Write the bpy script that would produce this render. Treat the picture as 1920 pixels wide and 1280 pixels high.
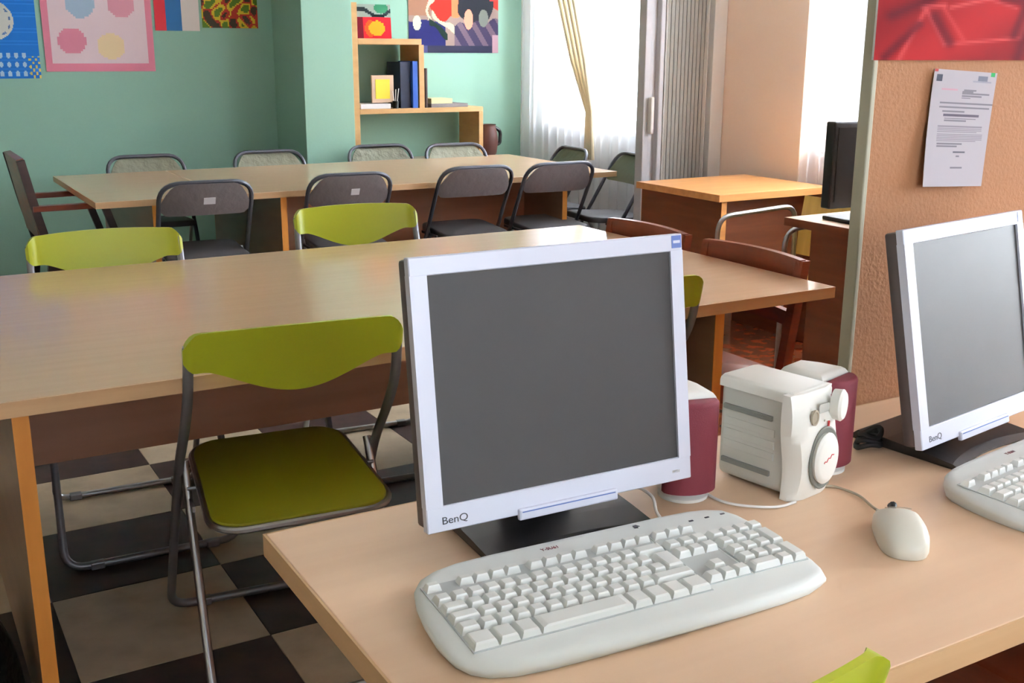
import bpy, bmesh, math, random
from math import sin, cos, pi, radians, exp, sqrt, atan2
from mathutils import Vector, Matrix
random.seed(7)
for o in list(bpy.data.objects): bpy.data.objects.remove(o, do_unlink=True)
SC = bpy.context.scene
COL = SC.collection

# ---------------------------------------------------------------- camera
PITCH, ROLL, YAW, EYE = 0.258210, 0.003906, 0.527690, 1.32
fw = Vector((sin(YAW)*cos(PITCH), cos(YAW)*cos(PITCH), -sin(PITCH)))
rt = Vector((cos(YAW), -sin(YAW), 0)); up = rt.cross(fw)
r2 = rt*cos(ROLL)+up*sin(ROLL); u2 = -rt*sin(ROLL)+up*cos(ROLL)
cam = bpy.data.objects.new('camera', bpy.data.cameras.new('camera')); COL.objects.link(cam)
cam.matrix_world = Matrix(((r2.x, u2.x, -fw.x, 0), (r2.y, u2.y, -fw.y, 0), (r2.z, u2.z, -fw.z, EYE), (0, 0, 0, 1)))
cam.data.sensor_width = 36; cam.data.lens = 2048.8*36/1920; cam.data.clip_start = .02
SC.camera = cam

# ---------------------------------------------------------------- light
SC.view_settings.view_transform = 'Standard'; SC.view_settings.look = 'None'
SC.view_settings.gamma = 1; SC.view_settings.use_curve_mapping = False
SC.view_settings.exposure = 0.07
world = bpy.data.worlds.new('sky'); SC.world = world; world.use_nodes = True
bg = world.node_tree.nodes['Background']; bg.inputs[0].default_value = (.80, .90, 1, 1); bg.inputs[1].default_value = 4.0

def area(name, loc, rot, sx, sy, power, color=(1, 1, 1), portal=False):
    l = bpy.data.lights.new(name, 'AREA'); l.shape = 'RECTANGLE'; l.size = sx; l.size_y = sy
    l.energy = power; l.color = color
    if portal: l.cycles.is_portal = True
    o = bpy.data.objects.new(name, l); COL.objects.link(o); o.location = loc; o.rotation_euler = rot
    return o
XE = 3.92                                   # inner face of the outside wall
WINS = [(4.75, 6.25), (2.1, 3.80), (-.35, 1.15)]  # openings in the outside wall (along y), sill to head
SILL, HEAD = .88, 2.30
# daylight coming through the windows
DAY = [180, 360, 250]
for (a, b), pw in zip(WINS, DAY):
    area('window_daylight', (XE+.42, (a+b)/2, (SILL+HEAD)/2+.1), (0, radians(90), 0), HEAD-SILL, b-a, pw, (.91, .96, 1))

BX0, BX1 = -.3, 1.9                          # opening in the wall behind the camera
area('window_daylight', ((BX0+BX1)/2, -2.42, 1.65), (radians(90), 0, 0), BX1-BX0, 1.42, 42, (.88, .94, 1))
# ---------------------------------------------------------------- materials
def lin(c):
    return tuple((v/255/12.92 if v/255 <= .04045 else ((v/255+.055)/1.055)**2.4) for v in c)+(1,)
def mat(name, col, rough=.5, metal=0, spec=.5, noise=None, bump=None, coat=0, trans=0, alpha=None):
    m = bpy.data.materials.new(name); m.use_nodes = True; nt = m.node_tree
    b = nt.nodes['Principled BSDF']; c = lin(col)
    b.inputs['Base Color'].default_value = c; b.inputs['Roughness'].default_value = rough
    b.inputs['Metallic'].default_value = metal; b.inputs['Specular IOR Level'].default_value = spec
    b.inputs['Coat Weight'].default_value = coat
    if noise:                                # (scale xyz, colour 2, detail)
        tc = nt.nodes.new('ShaderNodeTexCoord'); mp = nt.nodes.new('ShaderNodeMapping')
        n = nt.nodes.new('ShaderNodeTexNoise'); r = nt.nodes.new('ShaderNodeValToRGB')
        mp.inputs['Scale'].default_value = noise[0]
        nt.links.new(tc.outputs['Object'], mp.inputs[0]); nt.links.new(mp.outputs[0], n.inputs['Vector'])
        n.inputs['Scale'].default_value = 1; n.inputs['Detail'].default_value = noise[2]
        r.color_ramp.elements[0].color = c; r.color_ramp.elements[1].color = lin(noise[1])
        r.color_ramp.elements[0].position = .35; r.color_ramp.elements[1].position = .68
        nt.links.new(n.outputs['Fac'], r.inputs[0]); nt.links.new(r.outputs[0], b.inputs['Base Color'])
    if bump:                                 # (scale, strength, distance)
        n = nt.nodes.new('ShaderNodeTexNoise'); n.inputs['Scale'].default_value = bump[0]; n.inputs['Detail'].default_value = 3
        tc = nt.nodes.new('ShaderNodeTexCoord'); nt.links.new(tc.outputs['Object'], n.inputs['Vector'])
        bp = nt.nodes.new('ShaderNodeBump'); bp.inputs['Strength'].default_value = bump[1]; bp.inputs['Distance'].default_value = bump[2]
        nt.links.new(n.outputs['Fac'], bp.inputs['Height']); nt.links.new(bp.outputs[0], b.inputs['Normal'])
    return m
M = dict(
 beech=mat('beech_laminate', (222, 188, 156), .38, noise=((3, 40, 40), (218, 183, 151), 3)),
 table=mat('table_laminate', (206, 172, 140), .16, noise=((3, 40, 40), (202, 168, 136), 3)),
 edge=mat('edge_band', (203, 165, 122), .45, noise=((2, 2, 30), (190, 150, 108), 3)),
 orange=mat('orange_edge', (214, 142, 60), .5, noise=((20, 20, 3), (196, 124, 48), 4)),
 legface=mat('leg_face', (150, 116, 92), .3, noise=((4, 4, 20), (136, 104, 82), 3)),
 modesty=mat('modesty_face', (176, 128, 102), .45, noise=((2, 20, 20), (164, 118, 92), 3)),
 desk_brown=mat('desk_brown', (128, 74, 44), .4, noise=((3, 3, 30), (112, 62, 36), 4)),
 desk_top=mat('desk_top_orange', (222, 160, 98), .28, noise=((3, 30, 30), (206, 142, 82), 3)),
 green=mat('green_paint', (150, 190, 170), .7, bump=(60, .15, .002)),
 peach=mat('peach_paint', (255, 228, 206), .7, bump=(60, .15, .002)),
 salmon=mat('salmon_textured', (158, 112, 80), .8, spec=.2, bump=(150, .4, .003)),
 endcap=mat('grey_green_edge', (176, 172, 150), .6),
 white=mat('white_paint', (236, 234, 230), .6),
 ceil=mat('ceiling_paint', (238, 236, 230), .8),
 tile_l=mat('cream_tile', (190, 170, 144), .5, spec=.25, noise=((9, 9, 9), (168, 150, 126), 5)),
 tile_d=mat('dark_tile', (64, 44, 40), .5, spec=.2, noise=((14, 14, 14), (46, 32, 32), 5)),
 tile_b=mat('brown_tile', (150, 78, 46), .16, noise=((16, 16, 16), (106, 54, 34), 6)),
 grout=mat('grout', (70, 60, 54), .8),
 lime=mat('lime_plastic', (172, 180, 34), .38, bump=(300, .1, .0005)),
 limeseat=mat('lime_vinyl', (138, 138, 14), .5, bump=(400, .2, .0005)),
 chrome=mat('chrome_tube', (176, 178, 182), .28, 1),
 steel=mat('dark_steel', (134, 134, 138), .4, .6),
 greyframe=mat('grey_frame', (86, 88, 96), .4, .5),
 greypad=mat('grey_pad', (122, 114, 114), .7, bump=(30, .5, .006)),
 olivepad=mat('olive_grey_vinyl', (124, 124, 106), .6, bump=(22, .9, .012)),
 greyseat=mat('grey_seat', (80, 78, 80), .6),
 oliveback=mat('olive_vinyl', (84, 88, 66), .6, bump=(30, .4, .006)),
 rubber=mat('black_rubber', (24, 24, 24), .7),
 redwood=mat('red_brown_wood', (128, 56, 30), .32, noise=((8, 8, 40), (100, 42, 24), 4)),
 darkwood=mat('dark_wood', (58, 34, 28), .4, noise=((8, 8, 40), (46, 26, 22), 4)),
 yellow=mat('yellow_wood', (212, 178, 96), .35, noise=((40, 4, 4), (198, 160, 78), 3)),
 pine=mat('pine_shelf', (190, 148, 96), .5, noise=((6, 6, 20), (176, 134, 82), 4)),
 silver=mat('silver_bezel', (210, 212, 226), .4, .12),
 mside=mat('monitor_side', (78, 68, 66), .5),
 black=mat('black_plastic', (20, 20, 22), .42),
 base=mat('black_base', (34, 32, 34), .38),
 screen=mat('screen_matte', (64, 62, 62), .5, spec=.4, noise=((4, 4, 4), (60, 58, 58), 2)),
 screen_k=mat('screen_black', (16, 18, 18), .3),
 sticker=mat('blue_sticker', (96, 118, 178), .4),
 cream=mat('cream_plastic', (226, 228, 222), .42),
 kbody=mat('keyboard_white', (220, 223, 219), .5),
 key=mat('key_white', (226, 227, 222), .45),
 well=mat('key_well', (188, 192, 190), .6),
 mouse=mat('mouse_beige', (214, 210, 196), .38),
 spk=mat('speaker_white', (234, 232, 224), .42),
 spk2=mat('speaker_grey', (200, 200, 192), .5),
 maroon=mat('maroon_cloth', (112, 36, 50), .75, bump=(900, .5, .001)),
 red=mat('red_print', (196, 40, 50), .5),
 txt=mat('dark_print', (60, 60, 66), .5),
 glass=mat('pane', (250, 252, 255), .03),
 paper=mat('paper', (236, 234, 238), .7),
 navy=mat('navy_binder', (26, 36, 62), .5), blue=mat('blue_binder', (34, 84, 170), .5),
 frame_y=mat('picture_yellow', (214, 190, 30), .5), frame_p=mat('frame_tan', (190, 160, 134), .5),
 skin=mat('jug_brown', (84, 46, 38), .45), cabinet=mat('cabinet_cream', (206, 196, 176), .5),
 greypost=mat('grey_post', (200, 198, 200), .5), pleat=mat('pleat_white', (248, 246, 240), .5),
 drape=mat('beige_drape', (226, 208, 174), .8), leaf=mat('leaf', (120, 170, 60), .5), pot=mat('pot', (170, 96, 60), .6),
 wire_w=mat('white_wire', (232, 228, 224), .45), wire_g=mat('grey_wire', (168, 156, 136), .5),
 bag=mat('black_bag', (22, 26, 24), .42, bump=(18, .8, .02)),
)
g = M['glass'].node_tree.nodes['Principled BSDF']; g.inputs['Transmission Weight'].default_value = 1; g.inputs['IOR'].default_value = 1.05
def sheer():
    m = bpy.data.materials.new('sheer_cloth'); m.use_nodes = True; nt = m.node_tree; nt.nodes.clear()
    out = nt.nodes.new('ShaderNodeOutputMaterial'); tr = nt.nodes.new('ShaderNodeBsdfTransparent')
    tl = nt.nodes.new('ShaderNodeBsdfTranslucent'); df = nt.nodes.new('ShaderNodeBsdfDiffuse')
    tl.inputs[0].default_value = (.86, .88, .93, 1); df.inputs[0].default_value = (.86, .87, .92, 1)
    a = nt.nodes.new('ShaderNodeMixShader'); a.inputs[0].default_value = .45
    nt.links.new(tl.outputs[0], a.inputs[1]); nt.links.new(df.outputs[0], a.inputs[2])
    b = nt.nodes.new('ShaderNodeMixShader'); b.inputs[0].default_value = .46
    nt.links.new(tr.outputs[0], b.inputs[1]); nt.links.new(a.outputs[0], b.inputs[2]); nt.links.new(b.outputs[0], out.inputs[0])
    return m
M['sheer'] = sheer()
def printmat(rough=.5):
    m = bpy.data.materials.new('print'); m.use_nodes = True; nt = m.node_tree
    b = nt.nodes['Principled BSDF']; b.inputs['Roughness'].default_value = rough; b.inputs['Specular IOR Level'].default_value = .03
    a = nt.nodes.new('ShaderNodeVertexColor'); a.layer_name = 'ink'
    nt.links.new(a.outputs[0], b.inputs['Base Color']); return m
M['print'] = printmat(.5); M['gloss_print'] = printmat(.7)

# ---------------------------------------------------------------- mesh helpers
def new(): return bmesh.new()
def link(name, bm, m, parent=None, smooth=False, loc=None, rotz=None):
    me = bpy.data.meshes.new(name); bmesh.ops.recalc_face_normals(bm, faces=bm.faces); bm.to_mesh(me); bm.free()
    mm = m if isinstance(m, (list, tuple)) else [m]
    for x in mm: me.materials.append(x)
    if smooth:
        me.polygons.foreach_set('use_smooth', [True]*len(me.polygons))
        me.set_sharp_from_angle(angle=radians(40))
    o = bpy.data.objects.new(name, me); COL.objects.link(o)
    if parent: o.parent = parent
    if loc: o.location = loc
    if rotz: o.rotation_euler = (0, 0, rotz)
    return o
def thing(name, label, cat, loc=(0, 0, 0), rotz=0, group=None):
    o = bpy.data.objects.new(name, None); COL.objects.link(o); o.empty_display_size = .1
    o.location = loc; o.rotation_euler = (0, 0, rotz); o['label'] = label; o['category'] = cat
    if group: o['group'] = group
    return o
def tag(o, label, cat, group=None):
    o['label'] = label; o['category'] = cat
    if group: o['group'] = group
    return o
def struct(o): o['kind'] = 'structure'; return o
def dup(root, loc, rotz, label, group=None):
    def cp(o, par):
        c = o.copy(); COL.objects.link(c); c.parent = par
        for ch in o.children: cp(ch, c)
        return c
    r = cp(root, None); r.location = loc; r.rotation_euler = (0, 0, rotz); r['label'] = label
    if group: r['group'] = group
    return r
def box(bm, x0, x1, y0, y1, z0, z1, bev=0, seg=2, mtx=None, mi=0):
    b = bmesh.new(); bmesh.ops.create_cube(b, size=1)
    for v in b.verts: v.co = Vector(((x0+x1)/2+v.co.x*(x1-x0), (y0+y1)/2+v.co.y*(y1-y0), (z0+z1)/2+v.co.z*(z1-z0)))
    if bev: bmesh.ops.bevel(b, geom=b.edges[:], offset=bev, segments=seg, affect='EDGES', profile=.5)
    merge(bm, b, mtx, mi)
def merge(bm, b, mtx=None, mi=0):
    if mtx: bmesh.ops.transform(b, matrix=mtx, verts=b.verts)
    for f in b.faces: f.material_index = mi
    t = bpy.data.meshes.new('t'); b.to_mesh(t); b.free(); bm.from_mesh(t); bpy.data.meshes.remove(t)
def fillet(pts, r, n=5, closed=False):
    P = [Vector(p) for p in pts]; out = []; N = len(P)
    for i, p in enumerate(P):
        if not closed and i in (0, N-1): out.append(p); continue
        a = P[i-1]-p; b = P[(i+1) % N]-p; d = min(r, a.length*.49, b.length*.49)
        A = p+a.normalized()*d; B = p+b.normalized()*d
        for k in range(n+1):
            t = k/n; out.append(A*(1-t)**2+p*2*t*(1-t)+B*t*t)
    return out
def tube(bm, pts, r, seg=10, fil=0, closed=False, n=5, mi=0, flat=1):
    P = fillet(pts, fil, n, closed) if fil else [Vector(p) for p in pts]
    N = len(P); rings = []; nrm = None
    for i, p in enumerate(P):
        if closed: t = P[(i+1) % N]-P[i-1]
        else: t = P[min(i+1, N-1)]-P[max(i-1, 0)]
        t.normalize()
        if nrm is None:
            nrm = t.orthogonal().normalized()
        nrm = (nrm-t*nrm.dot(t)).normalized(); bn = t.cross(nrm)
        rr = r[i] if isinstance(r, (list, tuple)) else r
        rings.append([bm.verts.new(p+nrm*cos(2*pi*k/seg)*rr+bn*sin(2*pi*k/seg)*rr*flat) for k in range(seg)])
    for i in range(N if closed else N-1):
        a, b = rings[i], rings[(i+1) % N]
        for k in range(seg):
            f = bm.faces.new((a[k], a[(k+1) % seg], b[(k+1) % seg], b[k])); f.material_index = mi
    if not closed:
        bm.faces.new(rings[0]).material_index = mi; bm.faces.new(rings[-1][::-1]).material_index = mi
def prism(bm, poly, z0, z1, mtx=None, bev=0, seg=2, mi=0, topscale=None):
    b = bmesh.new(); vs = [b.verts.new((x, y, z0)) for x, y in poly]; f = b.faces.new(vs)
    e = bmesh.ops.extrude_face_region(b, geom=[f]); tv = [v for v in e['geom'] if isinstance(v, bmesh.types.BMVert)]
    for v in tv: v.co.z = z1
    bmesh.ops.recalc_face_normals(b, faces=b.faces)
    if bev:
        ed = [x for x in b.edges if abs(x.verts[0].co.z-x.verts[1].co.z) < 1e-6 and x.verts[0].co.z > (z0+z1)/2]
        bmesh.ops.bevel(b, geom=ed, offset=bev, segments=seg, affect='EDGES', profile=.5)
    merge(bm, b, mtx, mi)
def lathe(bm, prof, seg=24, mtx=None, mi=0):
    b = bmesh.new(); rings = []
    for r, z in prof: rings.append([b.verts.new((r*cos(2*pi*k/seg), r*sin(2*pi*k/seg), z)) for k in range(seg)])
    for i in range(len(prof)-1):
        for k in range(seg): b.faces.new((rings[i][k], rings[i][(k+1) % seg], rings[i+1][(k+1) % seg], rings[i+1][k]))
    b.faces.new(rings[0][::-1]); b.faces.new(rings[-1]); merge(bm, b, mtx, mi)
def rrect(w, h, r, n=6, cx=0, cy=0):
    o = []
    for sx, sy, a0 in ((1, -1, -90), (1, 1, 0), (-1, 1, 90), (-1, -1, 180)):
        for k in range(n+1):
            a = radians(a0+90*k/n); o.append((cx+sx*(w/2-r)+r*cos(a), cy+sy*(h/2-r)+r*sin(a)))
    return o
def text(name, body, size, m, parent, mtx, bold=0, squash=1):
    c = bpy.data.curves.new('t', 'FONT'); c.body = body; c.size = size; c.extrude = .0002; c.offset = bold
    c.align_x = 'LEFT'; t = bpy.data.objects.new('t', c); COL.objects.link(t)
    me = bpy.data.meshes.new_from_object(t); bpy.data.objects.remove(t); bpy.data.curves.remove(c)
    me.transform(Matrix.Diagonal((squash, 1, 1, 1))); me.transform(mtx); me.materials.append(m); me.name = name
    o = bpy.data.objects.new(name, me); COL.objects.link(o); o.parent = parent; return o
def sheet(name, w, h, nx, ny, fn, parent=None, m='print', bend=None, thick=.0008, shear=0):
    """A flat print: local x right, z up, facing -y; fn(u, v) gives sRGB ink, v = 0 at the bottom."""
    vs = []; fs = []; cols = []
    for j in range(ny+1):
        for i in range(nx+1):
            u, v = i/nx, j/ny; vs.append((u*w+shear*(1-v), -(bend(u, v) if bend else 0)-thick, v*h))
    for j in range(ny):
        for i in range(nx):
            a = j*(nx+1)+i; fs.append((a, a+1, a+nx+2, a+nx+1)); cols.append(fn((i+.5)/nx, (j+.5)/ny))
    n0 = len(fs); base = len(vs)
    ring = [i for i in range(nx+1)]+[j*(nx+1)+nx for j in range(1, ny+1)]+[ny*(nx+1)+i for i in range(nx-1, -1, -1)]+[j*(nx+1) for j in range(ny-1, 0, -1)]
    for r in ring: x, y, z = vs[r]; vs.append((x, y+thick, z))
    K = len(ring)
    for k in range(K): fs.append((ring[k], base+k, base+(k+1) % K, ring[(k+1) % K])); cols.append((225, 225, 225))
    if bend:
        o2 = len(vs); vs += [(x, y+thick*.9, z) for x, y, z in vs[:(nx+1)*(ny+1)]]
        for j in range(ny):
            for i in range(nx): a = o2+j*(nx+1)+i; fs.append((a, a+nx+1, a+nx+2, a+1)); cols.append((225, 225, 225))
    else: fs.append(tuple(base+k for k in range(K))); cols.append((225, 225, 225))
    me = bpy.data.meshes.new(name); me.from_pydata(vs, [], fs)
    ca = me.color_attributes.new('ink', 'FLOAT_COLOR', 'CORNER'); buf = []
    for p, c in zip(me.polygons, cols):
        l = lin(c)
        for _ in range(p.loop_total): buf += l
    ca.data.foreach_set('color', buf)
    me.materials.append(M[m]); o = bpy.data.objects.new(name, me); COL.objects.link(o)
    if parent: o.parent = parent
    return o
T = Matrix.Translation
def RX(a): return Matrix.Rotation(a, 4, 'X')
def RY(a): return Matrix.Rotation(a, 4, 'Y')
def RZ(a): return Matrix.Rotation(a, 4, 'Z')
#@STRUCTURE
# ---------------------------------------------------------------- room shell
XL, YB, YF, ZC = -2.0, -2.0, 6.9, 2.6
b = new(); box(b, XL-.1, XE+.2, YB-.2, YF+.1, -.10, -.004); floor = struct(link('floor', b, M['grout']))
TS = .42; tx0, ty0 = .252-6*TS, 2.27-11*TS
meshes = {}
def tilemesh(k, x0, x1, y0, y1):
    key = (k, round(x1-x0, 3), round(y1-y0, 3))
    if key not in meshes:
        b = new(); g_ = .0012; box(b, g_, x1-x0-g_, g_, y1-y0-g_, -.004, 0)
        me = bpy.data.meshes.new('tile'); b.to_mesh(me); b.free(); me.materials.append(M[k]); meshes[key] = me
    return meshes[key]
rear = new()
for i in range(15):
    for j in range(24):
        x0, y0 = tx0+i*TS, ty0+j*TS; x1, y1 = min(x0+TS, XE), min(y0+TS, YF)
        x0 = max(x0, XL); y0 = max(y0, YB)
        if x1-x0 < .03 or y1-y0 < .03: continue
        light = (i+j) % 2 == 1
        brown = x0 > 2.3
        if y1 < .9 or x1 < -.45:
            if not brown: box(rear, x0+.001, x1-.001, y0+.001, y1-.001, -.004, 0, mi=0 if light else 1)
            else: box(rear, x0+.001, x1-.001, y0+.001, y1-.001, -.004, 0, mi=2)
            continue
        k = 'tile_b' if brown else ('tile_l' if light else 'tile_d')
        o = bpy.data.objects.new('tile', tilemesh(k, x0, x1, y0, y1)); COL.objects.link(o); o.parent = floor; o.location = (x0, y0, 0)
o = link('tile_field', rear, [M['tile_l'], M['tile_d'], M['tile_b']], floor); o['kind'] = 'stuff'
b = new(); box(b, XL-.1, XE+.2, YB-.2, YF+.1, ZC, ZC+.1); struct(link('ceiling', b, M['ceil']))
# left wall, far green wall with its step at x = 2.37
b = new(); box(b, XL-.1, XL, YB-.2, YF+.1, -.004, ZC); struct(link('wall_left', b, M['cabinet']))
b = new(); box(b, XL, 2.4, 6.8, YF+.1, -.004, ZC); box(b, 2.4, XE, 6.6, YF+.1, -.004, ZC); struct(link('wall_back', b, M['green']))
b = new(); box(b, 2.243, 2.553, 6.27, 6.8, -.004, ZC, .003); struct(link('wall_back_pier', b, M['green']))
# outside wall with three window openings
b = new(); ys = [YB-.2]+[v for w in sorted(WINS) for v in w]+[YF+.1]
for k in range(0, len(ys), 2): box(b, XE, XE+.2, ys[k], ys[k+1], -.004, ZC)
for a, c in WINS:
    box(b, XE, XE+.2, a, c, -.004, SILL); box(b, XE, XE+.2, a, c, HEAD, ZC)
struct(link('wall_right', b, M['peach']))
b = new(); box(b, 3.83, XE, 3.86, 4.56, 0, ZC, .004); struct(link('wall_right_pillar', b, M['peach']))
b = new(); box(b, XE-.012, XE, 4.60, 6.6, 0, SILL-.03); box(b, XE-.012, XE, 6.27, 6.6, SILL-.03, ZC); box(b, XE-.012, XE, 4.6, 4.74, SILL-.03, ZC)
struct(link('wall_right_green_lining', b, M['white']))
b = new(); box(b, XL, BX0, YB-.2, YB, -.004, ZC); box(b, BX1, XE, YB-.2, YB, -.004, ZC)
box(b, BX0, BX1, YB-.2, YB, -.004, SILL); box(b, BX0, BX1, YB-.2, YB, HEAD, ZC); struct(link('wall_front', b, M['white']))
b = new()
for p, q in ((BX0, BX0+.05), (BX1-.05, BX1), ((BX0+BX1)/2-.035, (BX0+BX1)/2+.035)): box(b, p, q, YB-.11, YB-.06, SILL, HEAD, .004)
for p, q in ((SILL, SILL+.05), (HEAD-.05, HEAD)): box(b, BX0+.05, BX1-.05, YB-.109, YB-.061, p, q, .004)
w4 = struct(link('window_4', b, M['white']))
b = new(); box(b, BX0+.05, BX1-.05, YB-.09, YB-.084, SILL+.05, HEAD-.05); link('pane', b, M['glass'], w4)

def window_x(n, a, c):
    b = new(); z0, z1 = SILL, HEAD; x0, x1 = XE+.06, XE+.11
    for p, q in ((a, a+.05), (c-.05, c), ((a+c)/2-.035, (a+c)/2+.035)): box(b, x0, x1, p, q, z0, z1, .004)
    for p, q in ((z0, z0+.05), (z1-.05, z1)): box(b, x0+.001, x1-.001, a+.049, c-.049, p, q, .004)
    w = struct(link('window_%d' % n, b, M['white']))
    for p, q in ((a+.05, (a+c)/2-.035), ((a+c)/2+.035, c-.05)):
        b = new(); box(b, x0+.02, x0+.026, p, q, z0+.05, z1-.05); link('pane', b, M['glass'], w)
    b = new(); box(b, XE-.05, XE+.2, a-.03, c+.03, SILL-.03, SILL, .005); link('window_sill', b, M['white'], w)
    return w
for n, (a, c) in enumerate(WINS): window_x(n+1, a, c)
# salmon partition behind the desk
b = new(); box(b, 1.386, XE, 1.242, 1.262, 0, ZC); part_ = struct(link('wall_partition', b, M['salmon']))
b = new(); box(b, 1.376, 1.386, 1.240, 1.264, 0, ZC, .002); struct(link('trim_1', b, M['endcap']))
b = new(); box(b, XL, 2.243, 6.788, 6.8, 0, .07, .003); struct(link('baseboard_back', b, M['tile_d']))
b = new(); box(b, 2.56, XE-.012, 6.588, 6.6, 0, .07, .003); struct(link('baseboard_pier', b, M['tile_d']))
# door frame side of the folding door, and header beam across the opening
b = new(); box(b, 3.745, 3.828, 4.42, 4.58, 0, ZC, .003); box(b, 3.70, 3.745, 4.47, 4.53, 0, ZC, .002); struct(link('trim_2', b, M['white']))
b = new(); box(b, XL, 3.745, 4.42, 4.58, 2.28, ZC); struct(link('wall_header', b, M['white']))
#@OBJECTS
# ---------------------------------------------------------------- folding door
d = thing('folding_door', 'white folding accordion door, stacked beside the peach pillar', 'door', (3.58, 4.5, 0))
n = 11; w = .0240; b = new(); P = []
for k in range(n*2+1): P.append((-.118+k*w/2, (-.06 if k % 2 == 0 else .06)))
th = .003
for k in range(len(P)-1):
    (xa, ya), (xb, yb) = P[k], P[k+1]
    b2 = new(); vs = [b2.verts.new(v) for v in ((xa-th/2, ya, .015), (xa+th/2, ya, .015), (xb+th/2, yb, .015), (xb-th/2, yb, .015))]
    f = b2.faces.new(vs); e = bmesh.ops.extrude_face_region(b2, geom=[f])
    for v in e['geom']:
        if isinstance(v, bmesh.types.BMVert): v.co.z = 2.26
    bmesh.ops.recalc_face_normals(b2, faces=b2.faces)
    me = bpy.data.meshes.new('pleat'); b2.to_mesh(me); b2.free(); me.materials.append(M['pleat'])
    o = bpy.data.objects.new('pleat', me); COL.objects.link(o); o.parent = d
b = new(); box(b, -.222, -.185, -.03, .03, .01, 2.27, .004); box(b, -.15, -.122, -.055, .055, .01, 2.27, .006); link('lead_post', b, M['greypost'], d)
b = new(); box(b, -.186, -.149, -.022, .022, .012, 2.268, .002); link('post_web', b, M['greypost'], d)
b = new(); box(b, -.198, -.178, -.062, -.030, .93, 1.11, .006, 3); link('handle', b, M['white'], d)
# ---------------------------------------------------------------- curtains
def curtain(name, label, x, y0, y1, z0, z1, amp=.022, per=.085, seed=1, mm='sheer'):
    rnd = random.Random(seed); ph = [rnd.uniform(0, 6) for _ in range(4)]
    ny = int((y1-y0)/per*10); nz = 14; b = new(); g_ = []
    for j in range(nz+1):
        row = []
        for i in range(ny+1):
            y = y0+(y1-y0)*i/ny; t = j/nz
            xx = x+amp*(.65+.35*(1-t))*(sin(2*pi*y/per+ph[0]+.5*sin(y*9+ph[1]))+.45*sin(2*pi*y/(per*2.3)+ph[2]))
            row.append(b.verts.new((xx, y+.006*sin(t*5+y*7), z0+(z1-z0)*t)))
        g_.append(row)
    for j in range(nz):
        for i in range(ny): b.faces.new((g_[j][i], g_[j][i+1], g_[j+1][i+1], g_[j+1][i]))
    c = thing(name, label, 'curtain', (0, 0, 0)); link('cloth', b, M[mm], c, True)
    b = new(); tube(b, [(x, y0-.03, z1+.012), (x, y1+.03, z1+.012)], .011); link('rod', b, M['white'], c)
    return c
curtain('sheer_curtain', 'sheer white curtain hanging in front of the window of the green room', 3.80, 4.66, 6.38, .03, 2.40, seed=2)
curtain('sheer_curtain', 'sheer white curtain behind the black monitor, right of the peach pillar', 3.80, 2.15, 3.82, .03, 2.40, seed=5)
# beige drape gathered and tied aside in front of the sheer
b = new()
for k in range(4):
    o_ = k*.045
    tube(b, [(3.735+.010*(k % 2), 6.02-o_*1.3, 2.36), (3.735, 5.90-o_*1.2, 1.75), (3.735, 5.70-o_*1.0, 1.28), (3.735, 5.53-o_*.35, .98), (3.74, 5.54-o_*.5, .70)], [.016, .016, .015, .010, .014], 8)
dr = thing('drape', 'beige drape gathered diagonally in front of the sheer curtain in the green room', 'curtain'); link('cloth', b, M['drape'], dr, True); dr.children[0]['kind'] = 'stuff'
# ---------------------------------------------------------------- tables and desks
def bench(name, label, x0, x1, y0, y1, zt, legs, mod, top='table', th=.03, face='legface', edge='orange', cat='table', modm='modesty', eb='edge', inset=.012):
    t = thing(name, label, cat, ((x0+x1)/2, (y0+y1)/2, 0)); cx, cy = (x0+x1)/2, (y0+y1)/2
    b = new(); box(b, x0-cx+.003, x1-cx-.003, y0-cy+.003, y1-cy-.003, zt-th, zt, .0015); link('tabletop', b, M[top], t)
    b = new()
    for q in ((x0, x1, y0, y0+.003), (x0, x1, y1-.003, y1), (x0, x0+.003, y0+.003, y1-.003), (x1-.003, x1, y0+.003, y1-.003)):
        box(b, q[0]-cx, q[1]-cx, q[2]-cy, q[3]-cy, zt-th, zt-.0006)
    link('edge_band', b, M[eb], t)
    for lx in legs:
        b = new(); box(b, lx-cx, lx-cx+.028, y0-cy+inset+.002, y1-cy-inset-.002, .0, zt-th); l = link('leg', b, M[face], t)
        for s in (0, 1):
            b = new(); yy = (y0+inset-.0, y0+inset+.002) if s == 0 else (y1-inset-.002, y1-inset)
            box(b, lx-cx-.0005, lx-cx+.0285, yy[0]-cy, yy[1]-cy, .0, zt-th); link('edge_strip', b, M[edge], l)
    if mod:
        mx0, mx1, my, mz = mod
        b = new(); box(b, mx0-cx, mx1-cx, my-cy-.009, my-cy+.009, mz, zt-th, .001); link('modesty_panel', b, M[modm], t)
    return t
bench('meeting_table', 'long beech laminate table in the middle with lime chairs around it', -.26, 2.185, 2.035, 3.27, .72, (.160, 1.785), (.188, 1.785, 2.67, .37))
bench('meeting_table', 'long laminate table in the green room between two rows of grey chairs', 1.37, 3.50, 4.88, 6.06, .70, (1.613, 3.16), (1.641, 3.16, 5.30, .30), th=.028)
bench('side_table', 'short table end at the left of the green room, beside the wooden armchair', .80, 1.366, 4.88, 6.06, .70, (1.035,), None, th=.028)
bench('computer_desk', 'beech desk in the foreground carrying monitors, keyboards and the speakers', .364, 2.75, .632, 1.2395, .74, (.50, 2.60), (.528, 2.60, 1.10, .34), top='beech', edge='edge', face='legface', cat='desk')
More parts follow.
